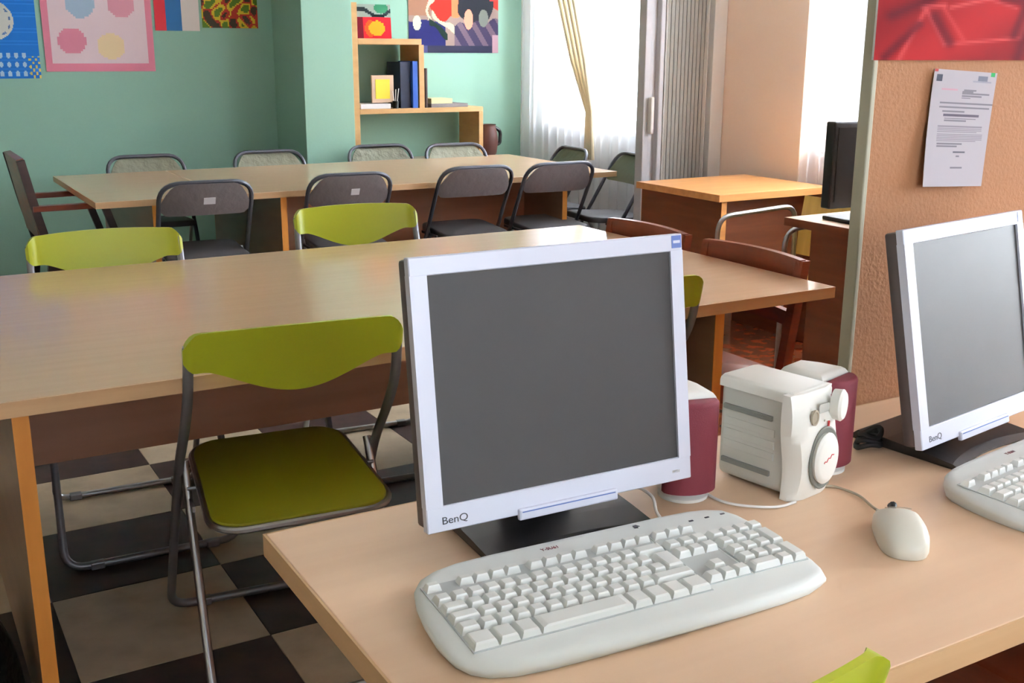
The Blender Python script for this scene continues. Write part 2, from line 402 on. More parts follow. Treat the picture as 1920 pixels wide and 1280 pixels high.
bench('writing_desk', 'orange-brown desk beside the folding door, below the peach pillar', 3.09, 3.755, 3.56, 4.15, .74, (3.115, 3.71), (3.143, 3.71, 3.68, .32), top='desk_top', face='desk_brown', edge='desk_top', cat='desk', modm='desk_brown', eb='desk_top')
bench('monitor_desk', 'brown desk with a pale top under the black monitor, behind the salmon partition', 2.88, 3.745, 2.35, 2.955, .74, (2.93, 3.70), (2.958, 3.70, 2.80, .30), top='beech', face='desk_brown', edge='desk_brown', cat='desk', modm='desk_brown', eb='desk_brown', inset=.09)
# ---------------------------------------------------------------- lime folding chairs
POST = [(0, .28), (.30, .115), (.48, -.005), (.60, -.125), (.68, -.188), (.81, -.218), (.9, -.23)]
def postY(z):
    for (a, p), (c, q) in zip(POST, POST[1:]):
        if z <= c: return p+(q-p)*(z-a)/(c-a)
    return q
def lime_chair(label, group):
    t = thing('folding_chair', label, 'chair', (0, 0, 0), 0, group)
    def X(z): return .229-.024*(z/.80)
    b = new(); r = .0105; zt = .785
    hs = [zt, .68, .60, .48, .30]; pts = [(-X(z), postY(z), z) for z in hs]+[(-.229, .28, .012), (.229, .28, .012)]+[(X(z), postY(z), z) for z in hs[::-1]]
    P = fillet(pts, .055, 6); tube(b, P, r, 10); link('front_frame', b, M['steel'], t, True)
    b = new(); pts = [(-.202, .02, .475), (-.206, -.235, .011), (.206, -.235, .011), (.202, .02, .475)]
    tube(b, fillet(pts, .04, 6), .0095, 10); link('rear_frame', b, M['chrome'], t, True)
    # backrest
    b = new(); nu, nv = 56, 8; hw = .216; fr = []; bk = []
    for i in range(nu+1):
        u = -1+2*i/nu; e = abs(u)
        top = .818-.008*e**2-.030*max(0, (e-.86)/.14)**2
        bot = .732-.052*cos(min(1, e/.80)*pi/2)**1.3+.02*max(0, (e-.9)/.1)**2
        rf, rb = [], []
        for j in range(nv+1):
            z = bot+(top-bot)*j/nv; y = postY(z)-.026*(1-e*e)
            dd = .0045+.0095*exp(-((e-.945)/.06)**2)-(.002 if e > .99 else 0)
            rf.append(b.verts.new((u*hw, y+dd, z))); rb.append(b.verts.new((u*hw, y-dd, z)))
        fr.append(rf); bk.append(rb)
    for i in range(nu):
        for j in range(nv):
            b.faces.new((fr[i][j], fr[i+1][j], fr[i+1][j+1], fr[i][j+1])); b.faces.new((bk[i][j], bk[i][j+1], bk[i+1][j+1], bk[i+1][j]))
        b.faces.new((fr[i][0], bk[i][0], bk[i+1][0], fr[i+1][0])); b.faces.new((fr[i][nv], fr[i+1][nv], bk[i+1][nv], bk[i][nv]))
    for i in (0, nu):
        for j in range(nv): b.faces.new((fr[i][j], fr[i][j+1], bk[i][j+1], bk[i][j]))
    link('backrest', b, M['lime'], t, True)
    # seat: tapered pad in a steel rim, tipped back
    tilt = radians(5.5); mt = T((0, -.03, .435)) @ RX(tilt)
    poly = []
    for x, y in rrect(.37, .41, .065, 6): poly.append((x*(1-.10*(y+.205)/.41), y))
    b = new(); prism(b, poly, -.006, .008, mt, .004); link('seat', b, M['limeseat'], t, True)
    b = new(); tube(b, [mt @ Vector((x*1.0+(.004 if x > 0 else -.004), y+(.004 if y > 0 else -.004), -.004)) for x, y in poly], .0075, 8, closed=True); link('seat_rim', b, M['chrome'], t, True)
    b = new()
    for s in (-1, 1):
        tube(b, [(s*.178, -.02, .428), (s*.204, -.02, .428)], .004, 8); tube(b, [(s*.17, .10, .438), (s*.214, postY(.40)+.02, .395)], .004, 8)
        box(b, s*.200-.003, s*.200+.003, -.075, .06, .396, .408, mtx=None)
    link('hinge', b, M['steel'], t)
    for s in (-1, 1):
        for yy in (.28, -.235):
            b = new(); box(b, s*.15-.018, s*.15+.018, yy-.012, yy+.012, .0, .021, .004); link('foot_pad', b, M['steel'], t)
    return t
G = 'lime folding chairs at the tables'
c0 = lime_chair('lime green folding chair between the front desk and the middle table, seat in view', G)
c0.location = (.696, 2.2, 0); c0.rotation_euler = (0, 0, radians(-6))
dup(c0, (1.488, 2.22, 0), radians(-4), 'lime chair mostly hidden behind the near monitor, edge of its back showing at right', G)
dup(c0, (.55, 3.10, 0), radians(180-3), 'lime green folding chair at the far side of the middle table, the left one', G)
dup(c0, (1.385, 3.26, 0), radians(180-6), 'lime green folding chair at the far side of the middle table, the right one', G)
dup(c0, (.512, .80, 0), radians(2), 'lime chair at the bottom edge of the view, only its back corner showing', G)
# ---------------------------------------------------------------- grey folding chairs
def grey_chair(label, group, pad):
    t = thing('padded_folding_chair', label, 'chair', (0, 0, 0), 0, group)
    def Y(z): return .26-.46*(z/.78)
    b = new(); zt = .775
    pts = [(-.199, Y(.012), .012), (-.199, Y(.3), .3), (-.199, Y(zt), zt), (.199, Y(zt), zt), (.199, Y(.3), .3), (.199, Y(.012), .012)]
    tube(b, fillet(pts, .095, 7), .0105, 8); link('front_frame', b, M['greyframe'], t, True)
    b = new(); tube(b, [(-.2, .28, .02)]+[(.2, .28, .02)], .008, 8); b.clear()
    tube(b, [(-.199, Y(.09), .09), (.199, Y(.09), .09)], .007, 8); link('front_brace', b, M['greyframe'], t, True)
    b = new(); tube(b, fillet([(-.18, .03, .45), (-.18, -.22, .011), (.18, -.22, .011), (.18, .03, .45)], .04, 5), .0095, 8); link('rear_frame', b, M['chrome'], t, True)
    b = new(); nu, nv = 20, 6; fr = []; bk = []
    for i in range(nu+1):
        u = -1+2*i/nu; e = abs(u); top = .770-.085*(max(0, (e-.58)/.42))**2.2; bot = .625-.0*e+.02*max(0, (e-.85)/.15)**2
        a, c = [], []
        for j in range(nv+1):
            z = bot+(top-bot)*j/nv; y = Y(z)-.018*(1-e*e); dd = .010*(1-.5*(abs(2*j/nv-1))**3)*(1-.4*e**4)
            a.append(b.verts.new((u*.190, y+dd, z))); c.append(b.verts.new((u*.190, y-dd, z)))
        fr.append(a); bk.append(c)
    for i in range(nu):
        for j in range(nv):
            b.faces.new((fr[i][j], fr[i+1][j], fr[i+1][j+1], fr[i][j+1])); b.faces.new((bk[i][j], bk[i][j+1], bk[i+1][j+1], bk[i+1][j]))
        b.faces.new((fr[i][0], bk[i][0], bk[i+1][0], fr[i+1][0])); b.faces.new((fr[i][nv], fr[i+1][nv], bk[i+1][nv], bk[i][nv]))
    for i in (0, nu):
        for j in range(nv): b.faces.new((fr[i][j], fr[i][j+1], bk[i][j+1], bk[i][j]))
    link('backrest', b, M[pad], t, True)
    b = new(); prism(b, rrect(.35, .38, .06), 0, .03, T((0, -.02, .428)) @ RX(radians(3)), .01, 3); link('seat', b, M['greyseat'], t, True)
    b = new()
    for s in (-1, 1): box(b, s*.188-.004, s*.188+.004, -.1, .09, .425, .437)
    link('seat_bracket', b, M['greyframe'], t)
    return t
G = 'grey chairs on the near side of the green room table'
gc = grey_chair('grey folding chair with a white sticker, nearest the left end of the green room table', G, 'greypad')
gc.location = (1.255, 4.945, 0); gc.rotation_euler = (0, 0, radians(-4))
def sticker(parent, w):
    b = new(); box(b, -w/2, w/2, -.0012, 0, -.017, .017, mtx=T((.0, -.2365, .70)) @ RX(radians(29))); return link('sticker', b, M['paper'], parent)
g2 = dup(gc, (1.925, 4.945, 0), radians(-4), 'grey folding chair with a white sticker, second along the green room table', G)
sticker(gc, .05); sticker(g2, .04)
g3 = grey_chair('grey folding chair without a sticker, third along the near side, below the jug', G, 'greypad')
g3.location = (2.59, 4.95, 0); g3.rotation_euler = (0, 0, radians(-3))
dup(g3, (3.06, 4.92, 0), radians(-3), 'grey folding chair without a sticker, nearest the folding door', G)
G = 'grey chairs on the far side of the green room table'
f1 = grey_chair('olive grey folding chair on the far side, below the blue poster, leftmost', G, 'olivepad')
f1.location = (1.27, 5.93, 0); f1.rotation_euler = (0, 0, radians(178))
dup(f1, (1.94, 5.90, 0), radians(178), 'olive grey folding chair on the far side, left of the corner of the green wall', G)
dup(f1, (2.65, 5.98, 0), radians(177), 'olive grey folding chair on the far side, below the left upright of the shelf', G)
dup(f1, (3.10, 5.86, 0), radians(177), 'olive grey folding chair on the far side, left of the dark jug', G)
G = 'dark olive chairs by the curtain'
e1 = grey_chair('dark olive folding chair by the curtain, showing above the last grey chair', G, 'oliveback')
e1.location = (3.42, 5.50, 0); e1.rotation_euler = (0, 0, radians(84))
dup(e1, (3.49, 4.98, 0), radians(84), 'dark olive folding chair by the curtain, partly hidden by the folding door', G)
# ---------------------------------------------------------------- red-brown wooden chairs
def wood_chair(label, group):
    t = thing('wooden_chair', label, 'chair', (0, 0, 0), 0, group)   # faces +y
    def Y(z): return -.20-.05*max(0, (z-.45))/.32
    for s in (-1, 1):
        b = new(); box(b, -.014, .014, -.014, .014, 0, .46, .003, mtx=T((s*.185, .19, 0))); link('leg', b, M['redwood'], t)
        b = new()
        pr = [(Y(0)-.015, 0), (Y(.45)-.017, .45), (Y(.765)-.016, .765), (Y(.765)+.012, .765), (Y(.45)+.015, .45), (Y(0)+.013, 0)]
        b2 = new(); vs = [b2.verts.new((s*.20-.014, y, z)) for y, z in pr]; f = b2.faces.new(vs); e = bmesh.ops.extrude_face_region(b2, geom=[f])
        for v in e['geom']:
            if isinstance(v, bmesh.types.BMVert): v.co.x += .028
        merge(b, b2); link('leg', b, M['redwood'], t)
    for z0, z1, nm in ((.705, .768, 'top_rail'), (.58, .62, 'back_rail')):
        b = new(); n_ = 14; prev = None
        for i in range(n_+1):
            u = -1+2*i/n_; yy = Y((z0+z1)/2)-.022*(1-u*u)
            q = [b.verts.new((u*.205, yy+dy, z)) for dy, z in ((-.011, z0), (.011, z0), (.011, z1+.004*(1-u*u)), (-.011, z1+.004*(1-u*u)))]
            if prev:
                for k in range(4): b.faces.new((prev[k], q[k], q[(k+1) % 4], prev[(k+1) % 4]))
            else: b.faces.new(q)
            prev = q
        b.faces.new(prev[::-1]); link(nm, b, M['redwood'], t)
    b = new(); prism(b, rrect(.41, .38, .03), .445, .467, T((0, .02, 0)), .006); link('seat', b, M['redwood'], t, True)
    b = new()
    for q in ((-.18, .18, .175, .195), (-.18, .18, -.205, -.185)): box(b, q[0], q[1], q[2], q[3], .39, .446)
    for s in (-1, 1): box(b, s*.19-.01, s*.19+.01, -.19, .18, .39, .446); box(b, s*.19-.008, s*.19+.008, -.19, .18, .2, .225)
    link('seat_frame', b, M['redwood'], t)
    return t
G = 'red-brown wooden chairs'
w1 = wood_chair('red-brown wooden chair at the right end of the middle table, the nearer one', G)
w1.location = (1.955, 2.38, 0); w1.rotation_euler = (0, 0, radians(90))
dup(w1, (1.955, 2.89, 0), radians(90), 'red-brown wooden chair at the right end of the middle table, the farther one', G)
dup(w1, (1.50, .78, 0), radians(0), 'red-brown wooden chair tucked under the front desk, only its seat showing', G)
# ---------------------------------------------------------------- armchair at the left
a = thing('armchair', 'dark wooden armchair at the left end of the green room table', 'chair', (.86, 5.45, 0), radians(-90))  # faces +y locally
def slab(bm, pts, w, th, mi=0):
    """flat bar along points (x, y, z) with width w across x"""
    prev = None; P = [Vector(p) for p in pts]
    for i, p in enumerate(P):
        t_ = (P[min(i+1, len(P)-1)]-P[max(i-1, 0)]).normalized(); n_ = Vector((1, 0, 0)).cross(t_).normalized()
        q = [bm.verts.new(p+Vector((sx*w/2, 0, 0))+n_*sy*th/2) for sx, sy in ((-1, -1), (1, -1), (1, 1), (-1, 1))]
        if prev:
            for k in range(4): bm.faces.new((prev[k], q[k], q[(k+1) % 4], prev[(k+1) % 4]))
        else: bm.faces.new(q)
        prev = q
    bm.faces.new(prev[::-1])
for s in (-1, 1):
    b = new(); slab(b, [(s*.25, -.27, 0), (s*.25, -.21, .42), (s*.25, -.255, .62), (s*.25, -.30, .86)], .03, .035); link('leg', b, M['darkwood'], a)
    b = new(); slab(b, [(s*.25, .12, 0), (s*.25, .105, .40), (s*.25, .03, .648)], .03, .032); link('leg', b, M['darkwood'], a)
    b = new(); slab(b, [(s*.25, -.27, .648), (s*.25, -.1, .648), (s*.25, .06, .650)], .045, .024); link('armrest', b, M['redwood'], a)
b = new(); slab(b, [(0, -.235, .50), (0, -.262, .65), (0, -.30, .865)], .47, .03); link('backrest', b, M['redwood'], a)
b = new(); box(b, -.24, .24, -.23, .14, .40, .44, .012, 3); link('seat', b, M['darkwood'], a)
b = new(); box(b, -.235, .235, -.20, .12, .345, .40); link('seat_frame', b, M['darkwood'], a)
# ---------------------------------------------------------------- tubular chair with yellow wood
y = thing('tubular_armchair', 'chrome tube armchair with yellow wood back and seat, between the two brown desks', 'chair', (3.14, 3.175, 0), radians(90))
for s in (-1, 1):
    b = new(); tube(b, fillet([(s*.19, -.22, .0), (s*.19, -.20, .705), (s*.19, .22, .685), (s*.19, .22, .0)], .07, 6), .010, 10); link('side_frame', b, M['chrome'], y, True)
b = new(); tube(b, [(-.19, -.203, .62), (.19, -.203, .62)], .009); tube(b, [(-.19, .22, .42), (.19, .22, .42)], .009); tube(b, [(-.19, -.21, .40), (.19, -.21, .40)], .009); link('cross_bar', b, M['chrome'], y, True)
b = new(); slab(b, [(0, -.215, .50), (0, -.222, .60), (0, -.245, .745)], .36, .014); link('backrest', b, M['yellow'], y)
b = new(); prism(b, rrect(.42, .40, .05), .432, .447, T((0, .02, 0)), .004); link('seat', b, M['yellow'], y)
# ---------------------------------------------------------------- shelf unit and its contents
SY0, SY1 = 6.30, 6.58
s = thing('stepped_shelf', 'stepped pine shelf unit against the light green wall, standing on the cabinet', 'shelf', (2.56, SY0, 0))
def pl(name, x0, x1, z0, z1): 
    b = new(); box(b, x0-2.56, x1-2.56, 0, SY1-SY0, z0, z1, .0015); link(name, b, M['pine'], s)
CT = .66
pl('upright', 2.56, 2.60, CT, 1.605); pl('shelf_board', 2.60, 3.02, 1.365, 1.40); pl('upright', 3.00, 3.035, .985, 1.365)
pl('shelf_board', 2.60, 3.45, .955, .985); pl('upright', 3.42, 3.45, CT, .955)
c = thing('low_cabinet', 'long low cream cabinet against the green wall behind the far chairs', 'cabinet', (3.1, 6.42, 0))
b = new(); box(b, -.56, .52, -.13, .165, 0, CT-.025); link('body', b, M['cabinet'], c)
b = new(); box(b, -.58, .54, -.15, .17, CT-.025, CT-.001, .003); link('top_board', b, M['cabinet'], c)
for k in range(3):
    b = new(); x0 = -.555+k*.36; box(b, x0, x0+.35, -.146, -.131, .06, CT-.04, .003); d_ = link('door', b, M['cabinet'], c)
    b = new(); box(b, x0+.30, x0+.312, -.156, -.146, .35, .45, .002); link('handle', b, M['chrome'], d_)
j = thing('jug', 'dark brown jug with a black handle on the cabinet right of the shelf unit', 'jug', (3.535, 6.40, CT))
b = new(); lathe(b, [(.052, 0), (.062, .02), (.072, .09), (.066, .15), (.055, .19), (.058, .205), (.050, .205), (.046, .19)], 20); link('body', b, M['skin'], j, True)
b = new(); tube(b, fillet([(.055, 0, .185), (.10, 0, .16), (.095, 0, .08), (.068, 0, .07)], .03, 4), .012, 8); link('handle', b, M['black'], j, True)
sa = thing('saucer', 'pale saucer under the dark jug', 'plate', (3.535, 6.40, CT-.0009)); sa.location = (3.60, 6.345, CT-.0005)
bpy.data.objects.remove(sa)
b = new(); box(b, 0, .10, 0, .20, 0, .278, .002); o = link('binder', b, M['navy'], loc=(2.885, 6.33, .985)); tag(o, 'dark navy ring binder on the middle shelf', 'binder')
b = new(); box(b, -.0, .035, -.012, .20, 0, .283, .002); o = link('binder', b, M['blue'], loc=(2.958, 6.318, .985)); tag(o, 'bright blue binder beside the navy one on the shelf', 'binder')
bpy.data.objects['binder'].scale = (.7, 1, 1)
p = thing('framed_picture', 'small tan picture frame with a yellow picture, leaning on the shelf', 'picture', (2.695, 6.33, .985+.035), radians(4))
b = new(); box(b, 0, .15, 0, .012, 0, .165, .002); link('frame', b, M['frame_p'], p)
b = new(); box(b, .024, .122, -.002, .001, .024, .14); link('picture', b, M['frame_y'], p)
b = new(); box(b, 0, .20, -.02, .18, 0, .03, .003); o = link('paper_stack', b, M['paper'], loc=(2.61, 6.33, .985)); tag(o, 'low stack of papers under the small picture frame', 'papers')
b = new(); tube(b, [(-.06, 0, .007), (.06, .02, .012)], .007, 8); o = link('pen', b, M['black'], loc=(2.70, 6.313, 1.0151)); bpy.data.objects.remove(o)
k = thing('pencil_cup', 'black cup holding white pens in front of the navy binder', 'cup', (2.845, 6.318, .985)); k.scale = (.8, .8, 1)
b = new(); lathe(b, [(.022, 0), (.024, .045), (.022, .045), (.020, .01)], 14); link('cup', b, M['black'], k, True)
for q in ((-.016, .0, .02), (.004, .006, .03), (.02, 0, .035)):
    b = new(); tube(b, [(q[0]*.4, q[1], .012), (q[0]*1.4, q[1], .085+q[2])], .003, 6); link('pen', b, M['wire_w'], k)
b = new(); box(b, 0, .014, 0, .19, 0, .24, .002); o = link('book', b, M['darkwood'], loc=(3.052, 6.32, .985)); tag(o, 'thin dark book standing against the outside of the upper shelf box', 'book')
b = new(); box(b, 0, .26, 0, .19, 0, .022, .002); o = link('magazine', b, M['greypad'], loc=(3.09, 6.32, .985)); tag(o, 'flat grey magazine lying on the lower shelf', 'magazine')
b = new(); box(b, 0, .15, 0, .16, 0, .032, .002); o = link('book', b, mat('cream_cover', (216, 210, 160), .5), loc=(3.10, 6.34, 1.0072)); tag(o, 'cream book lying on the grey magazine', 'book')
def redbox(u, v):
    if v > .62: 
        c_ = (150, 160, 150)
        if (u-.75)**2+((v-.9)*1.0)**2 < .03: c_ = (60, 130, 96)
        if abs(v-.75-.12*sin(u*7)) < .06: c_ = (44, 52, 56)
        return c_
    if (u-.62)**2+((v-.3)*.95)**2 < .045: return (240, 150, 40)
    if u < .28: return (110, 30, 44)
    if (u-.45)**2*3+((v-.3))**2 < .06: return (226, 82, 40)
    return (196, 40, 50)
o = sheet('picture', .25, .20, 30, 24, redbox, thick=.012); o.location = (2.61, 6.40, 1.40); o.rotation_euler = (radians(-4), 0, 0)
tag(o, 'small red picture with an orange ball standing on top of the shelf unit', 'picture')
# ---------------------------------------------------------------- wall prints
def abstract(u, v):
    w_ = .02*sin(31*u+7*v)+.02*sin(23*v-9*u)
    c_ = (150, 128, 120)
    if v > .62+w_: c_ = (70, 90, 150) if u < .22 else (196, 60, 52)
    if u < .24 and .5 < v <= .72: c_ = (150, 110, 90)
    if u < .40 and v < .42+w_: c_ = (44, 44, 96)
    if ((u-.36)/.15)**2+((v-.72)/.30)**2 < 1+w_*6: c_ = (200, 52, 44)
    if abs(u-.23-w_) < .018 and v > .38: c_ = (232, 206, 176)
    if ((u-.09)/.045)**2+((v-.40)/.10)**2 < 1: c_ = (222, 232, 190)
    if .25 < u < .5 and abs(v-.52+.9*(u-.25)+w_) < .035: c_ = (236, 226, 170)
    if .22 < u < .42 and abs(v-.42+.9*(u-.22)+w_) < .05: c_ = (36, 52, 44)
    if ((u-.50)/.10)**2+((v-.68)/.2)**2 < 1+w_*9 and u > .47: c_ = (236, 120, 82)
    if ((u-.74)/.20)**2+((v-.68)/.32)**2 < 1+w_*4: c_ = (46, 48, 54)
    if v < .42+w_*2 and u > .50: c_ = (66, 58, 82) if sin(40*u+19*v) > -.2 else (110, 92, 104)
    if ((u-.66)/.05)**2+((v-.46)/.14)**2 < 1: c_ = (240, 140, 116)
    if ((u-.83)/.055)**2+((v-.48)/.12)**2 < 1: c_ = (120, 124, 116)
    if u > .90 and v > .72: c_ = (214, 66, 60)
    if v < .10: c_ = (52, 52, 70) if u > .2 else (80, 80, 120)
    if u > .93 and v < .25: c_ = (176, 140, 150)
    return c_
o = sheet('poster', .655, .46, 130, 92, abstract, m='gloss_print', thick=.004); o.location = (3.072, 6.598, 1.318)
tag(o, 'abstract poster in red, black and blue on the light green wall', 'poster')
def clock(u, v):
    X_, Y_ = u*.42, v*.60
    c_ = (40, 110, 190)
    if abs((Y_*60) % 1-.5) > .42: c_ = (52, 124, 204)
    dx, dy = X_-.20, Y_-.31; r_ = sqrt(dx*dx+dy*dy)
    if r_ < .105: c_ = (214, 214, 206)
    if .082 < r_ < .092 and (atan2(dy, dx)*12/(2*pi)) % 1 < .45: c_ = (90, 120, 170)
    if r_ < .03: c_ = (190, 160, 150)
    if abs(dx-.02) < .012 and abs(dy-.02) < .012: c_ = (40, 40, 60)
    if Y_ < .16:
        q = ((X_*25) % 1-.5)**2+((Y_*20) % 1-.5)**2
        if q < .09 and X_ < .36: c_ = (186, 206, 222)
        if X_ > .36 and Y_ < .12 and sin(X_*200)*sin(Y_*170) > .2: c_ = (226, 200, 110)
    return c_
o = sheet('poster', .42, .60, 84, 100, clock, thick=.003); o.location = (0.471, 6.797, 1.171); tag(o, 'blue poster with a round white clock face on the dark green wall at the left', 'poster')
def pink(u, v):
    c_ = (214, 130, 150)
    if .06 < u < .94 and .08 < v < .94: c_ = (232, 208, 214)
    for k, (a_, b_, cc) in enumerate(((.25, .3, (206, 130, 150)), (.6, .25, (236, 210, 170)), (.35, .65, (170, 190, 210)), (.72, .66, (214, 150, 165)))):
        if (u-a_)**2+(v-b_)**2 < .016: c_ = cc
    return c_
o = sheet('poster', .60, .56, 50, 50, pink, thick=.003); o.location = (0.921, 6.797, 1.207); tag(o, 'pink bordered poster beside the blue one, with round coloured spots', 'poster')
def redblue(u, v): 
    if u < .25: return (200, 60, 70)
    if u < .62: return (60, 110, 160)
    return (232, 220, 214)
o = sheet('poster', .26, .36, 20, 20, redblue, thick=.003); o.location = (1.537, 6.797, 1.438); tag(o, 'narrow red and blue striped poster right of the pink one', 'poster')
def leafy(u, v):
    s_ = sin(17*u+3*sin(9*v))+sin(13*v+4*sin(7*u))
    return (90, 120, 50) if s_ > .7 else (206, 180, 60) if s_ > 0 else (170, 60, 50) if s_ > -.7 else (70, 60, 50)
o = sheet('poster', .34, .36, 40, 40, leafy, thick=.003); o.location = (1.813, 6.797, 1.458); tag(o, 'mottled green, yellow and red poster left of the wall corner', 'poster')
# rose poster on the partition: print coordinates in metres from its lower left corner
def seg(px, py, ax, ay, bx, by):
    t_ = max(0, min(1, ((px-ax)*(bx-ax)+(py-ay)*(by-ay))/((bx-ax)**2+(by-ay)**2)))
    return sqrt((px-ax-t_*(bx-ax))**2+(py-ay-t_*(by-ay))**2)
def rose(u, v):
    x, z = u*.80/.000402, v*.55/.00025      # crop units (x right, z up from the lower edge)
    zz = 400-z
    c_ = [178, 40, 44]
    def mixc(k, t): 
        for q in range(3): c_[q] = c_[q]*(1-t)+k[q]*t
    mixc((142, 30, 36), .5+.5*sin(x/170+zz/120))
    for (ax, ay, bx, by, w_, col) in (
        (270, 80, 400, 300, 14, (216, 84, 84)), (400, 300, 880, 255, 12, (214, 84, 84)), (880, 255, 930, 0, 16, (206, 92, 88)),
        (270, 90, 140, 400, 16, (212, 80, 80)), (380, 80, 520, 280, 14, (200, 66, 66)), (420, 70, 640, 10, 14, (214, 90, 88)),
        (250, 70, 380, 60, 16, (220, 90, 90)), (640, 10, 830, 60, 10, (206, 80, 80))):
        d_ = seg(x, zz, ax, ay, bx, by); mixc(col, .8*exp(-(d_/w_)**2))
    for (ax, ay, bx, by, w_) in ((80, 130, 300, 20, 34), (330, 130, 430, 290, 34), (830, 240, 900, 0, 26), (870, 390, 930, 120, 40), (740, 0, 860, 20, 30), (60, 380, 240, 180, 26)):
        d_ = seg(x, zz, ax, ay, bx, by); mixc((88, 16, 30), .75*exp(-(d_/w_)**2))
    dd = sqrt((x-1010)**2+(zz-60)**2)
    if dd < 90: mixc((160, 150, 40), .9)
    if x > 1100: mixc((60, 84, 50), .5+.4*sin(x/90))
    if zz < -200: mixc((120, 20, 34), .4+.3*sin(zz/110+x/300))
    return tuple(max(0, min(255, q*.88)) for q in c_)
o = sheet('poster', .80, .55, 160, 140, rose, m='gloss_print', thick=.004); o.location = (1.372, 1.2418, 1.311)
tag(o, 'large red rose poster on the salmon partition', 'poster')
def letter(u, v):
    t_ = 1-v; x = u
    ink = (120, 116, 124)
    def L(a0, a1, x0, x1, c_=ink): return c_ if a0 <= t_ < a1 and x0 <= x <= x1 else None
    for r_ in (L(.04, .10, .05, .13, (70, 72, 84)), L(.035, .075, .70, .86, (110, 112, 126)), L(.075, .09, .62, .92, (150, 150, 160)), L(.0, .035, .90, .97, (40, 150, 80)), L(.0, .02, 0, .06, (150, 60, 60)),
               L(.155, .17, .15, .40, (190, 150, 160)), L(.155, .168, .50, .70), L(.175, .20, .48, .66), L(.185, .198, .60, .92), L(.205, .218, .48, .80), L(.225, .238, .48, .62),
               L(.275, .285, .14, 1.0), L(.31, .32, .14, .95), L(.345, .355, .20, .55), L(.37, .39, .22, .80, (90, 84, 96)), L(.405, .415, .24, .76), L(.425, .435, .24, .6),
               L(.62, .635, .17, .58), L(.645, .655, .17, .50), L(.69, .705, .44, .64, (96, 96, 104)), L(.73, .745, .5, .56), L(.83, .845, .42, .62)):
        if r_: return r_
    for a0, n_, xe in ((.475, 4, .88), (.54, 5, .90)):
        for k in range(n_):
            if a0+k*.0145 <= t_ < a0+k*.0145+.009 and .15 < x < (xe if k < n_-1 else .8): return (136, 130, 138)
    return (178, 172, 178)
o = sheet('letter', .158, .190, 90, 140, letter, bend=lambda u, v: .004+.012*(1-v)**2*(1-u*.6)+.0, thick=.0006, shear=-.006); o.location = (1.505, 1.2412, 1.108)
o.rotation_euler = (0, radians(3.0), 0)
tag(o, 'printed letter pinned to the salmon partition under the rose poster', 'paper')
#@DESK
# ---------------------------------------------------------------- monitors
def monitor(label, yaw, tilt, bx, by, zb, W, H_, group, bezel=.0185, logo=True):
    """bx, by, zb = middle of the lower front edge of the screen head (world)"""
    t = thing('computer_monitor', label, 'monitor', (bx, by, .7405), yaw, group)
    mt = T((0, 0, zb-.7405)) @ RX(-tilt)      # local x right, -y toward viewer, z up along the screen; leaning back
    cb = .030                                  # chin
    b = new(); box(b, -W/2, W/2, .010, .030, .004, H_-.003, .004, 2, mt); link('shell', b, M['mside'], t, True)
    b = new(); box(b, -W/2+.05, W/2-.05, .028, .065, .04, H_-.05, .012, 3, mt); link('rear_cover', b, M['black'], t, True)
    b = new(); z1 = H_-bezel-.003; z0 = cb
    box(b, -W/2, W/2, -.001, .0115, 0, z0, .0012, 1, mt); box(b, -W/2, W/2, -.001, .0115, z1, H_, .0012, 1, mt)
    box(b, -W/2, -W/2+bezel+.003, -.001, .0115, z0-.001, z1+.001, .0, 1, mt); box(b, W/2-bezel, W/2, -.001, .0115, z0-.001, z1+.001, .0, 1, mt)
    link('bezel', b, M['silver'], t)
    b = new(); box(b, -W/2+bezel+.003, W/2-bezel, .0025, .008, z0, z1, 0, 1, mt); link('screen', b, M['screen'], t)
    b = new(); box(b, -.070, .070, -.0055, .002, -.006, .008, .002, 2, mt); bt = link('button_bar', b, M['silver'], t)
    b = new(); box(b, -.066, .066, -.0062, -.0054, .0035, .0048, 0, 1, mt); link('button_line', b, M['sticker'], bt)
    b = new(); box(b, W/2-.0165, W/2-.002, -.0016, -.0008, H_-.0175, H_-.002, 0, 1, mt); st = link('sticker', b, M['sticker'], t)
    b = new(); box(b, W/2-.0145, W/2-.004, -.0019, -.0015, H_-.0115, H_-.008, 0, 1, mt); link('sticker_print', b, M['silver'], st)
    ft = mt @ T((0, -.0012, 0)) @ RX(radians(90))
    if logo:
        text('maker_logo', 'BenQ', .0125, M['txt'], t, ft @ T((-W/2+.018, .0085, 0)), 0, 1.15)
        text('model_mark', 'FP731', .0048, M['wire_g'], t, ft @ T((W/2-.030, .011, 0)), 0)
    # stand: neck and sloping base plate
    b = new(); b2 = new()
    pr = [(.050, .10), (.066, .10), (.095, .012), (.070, .012)]
    vs = [b2.verts.new((-.045, y_, z_)) for y_, z_ in pr]; f = b2.faces.new(vs); e = bmesh.ops.extrude_face_region(b2, geom=[f])
    for v in e['geom']:
        if isinstance(v, bmesh.types.BMVert): v.co.x = .045
    merge(b, b2); link('neck', b, M['base'], t)
    b = new(); n_ = 12; prev = None; prof = [(-.035, .003), (-.02, .008), (.03, .013), (.09, .017), (.14, .016), (.155, .004)]
    for i in range(n_+1):
        u = -1+2*i/n_; q = []
        for y_, z_ in prof: q.append(b.verts.new((u*(.116-.06*max(0, y_-.10)), y_+.020*(1-u*u)*(1 if y_ < 0 else .5 if y_ < .05 else 0), z_)))
        q += [b.verts.new((u*.110, .150, 0)), b.verts.new((u*.116, -.034+.020*(1-u*u), 0))]
        if prev:
            for k in range(len(q)): b.faces.new((prev[k], prev[(k+1) % len(q)], q[(k+1) % len(q)], q[k]))
        else: b.faces.new(q[::-1])
        prev = q
    b.faces.new(prev); link('base', b, M['base'], t)
    return t
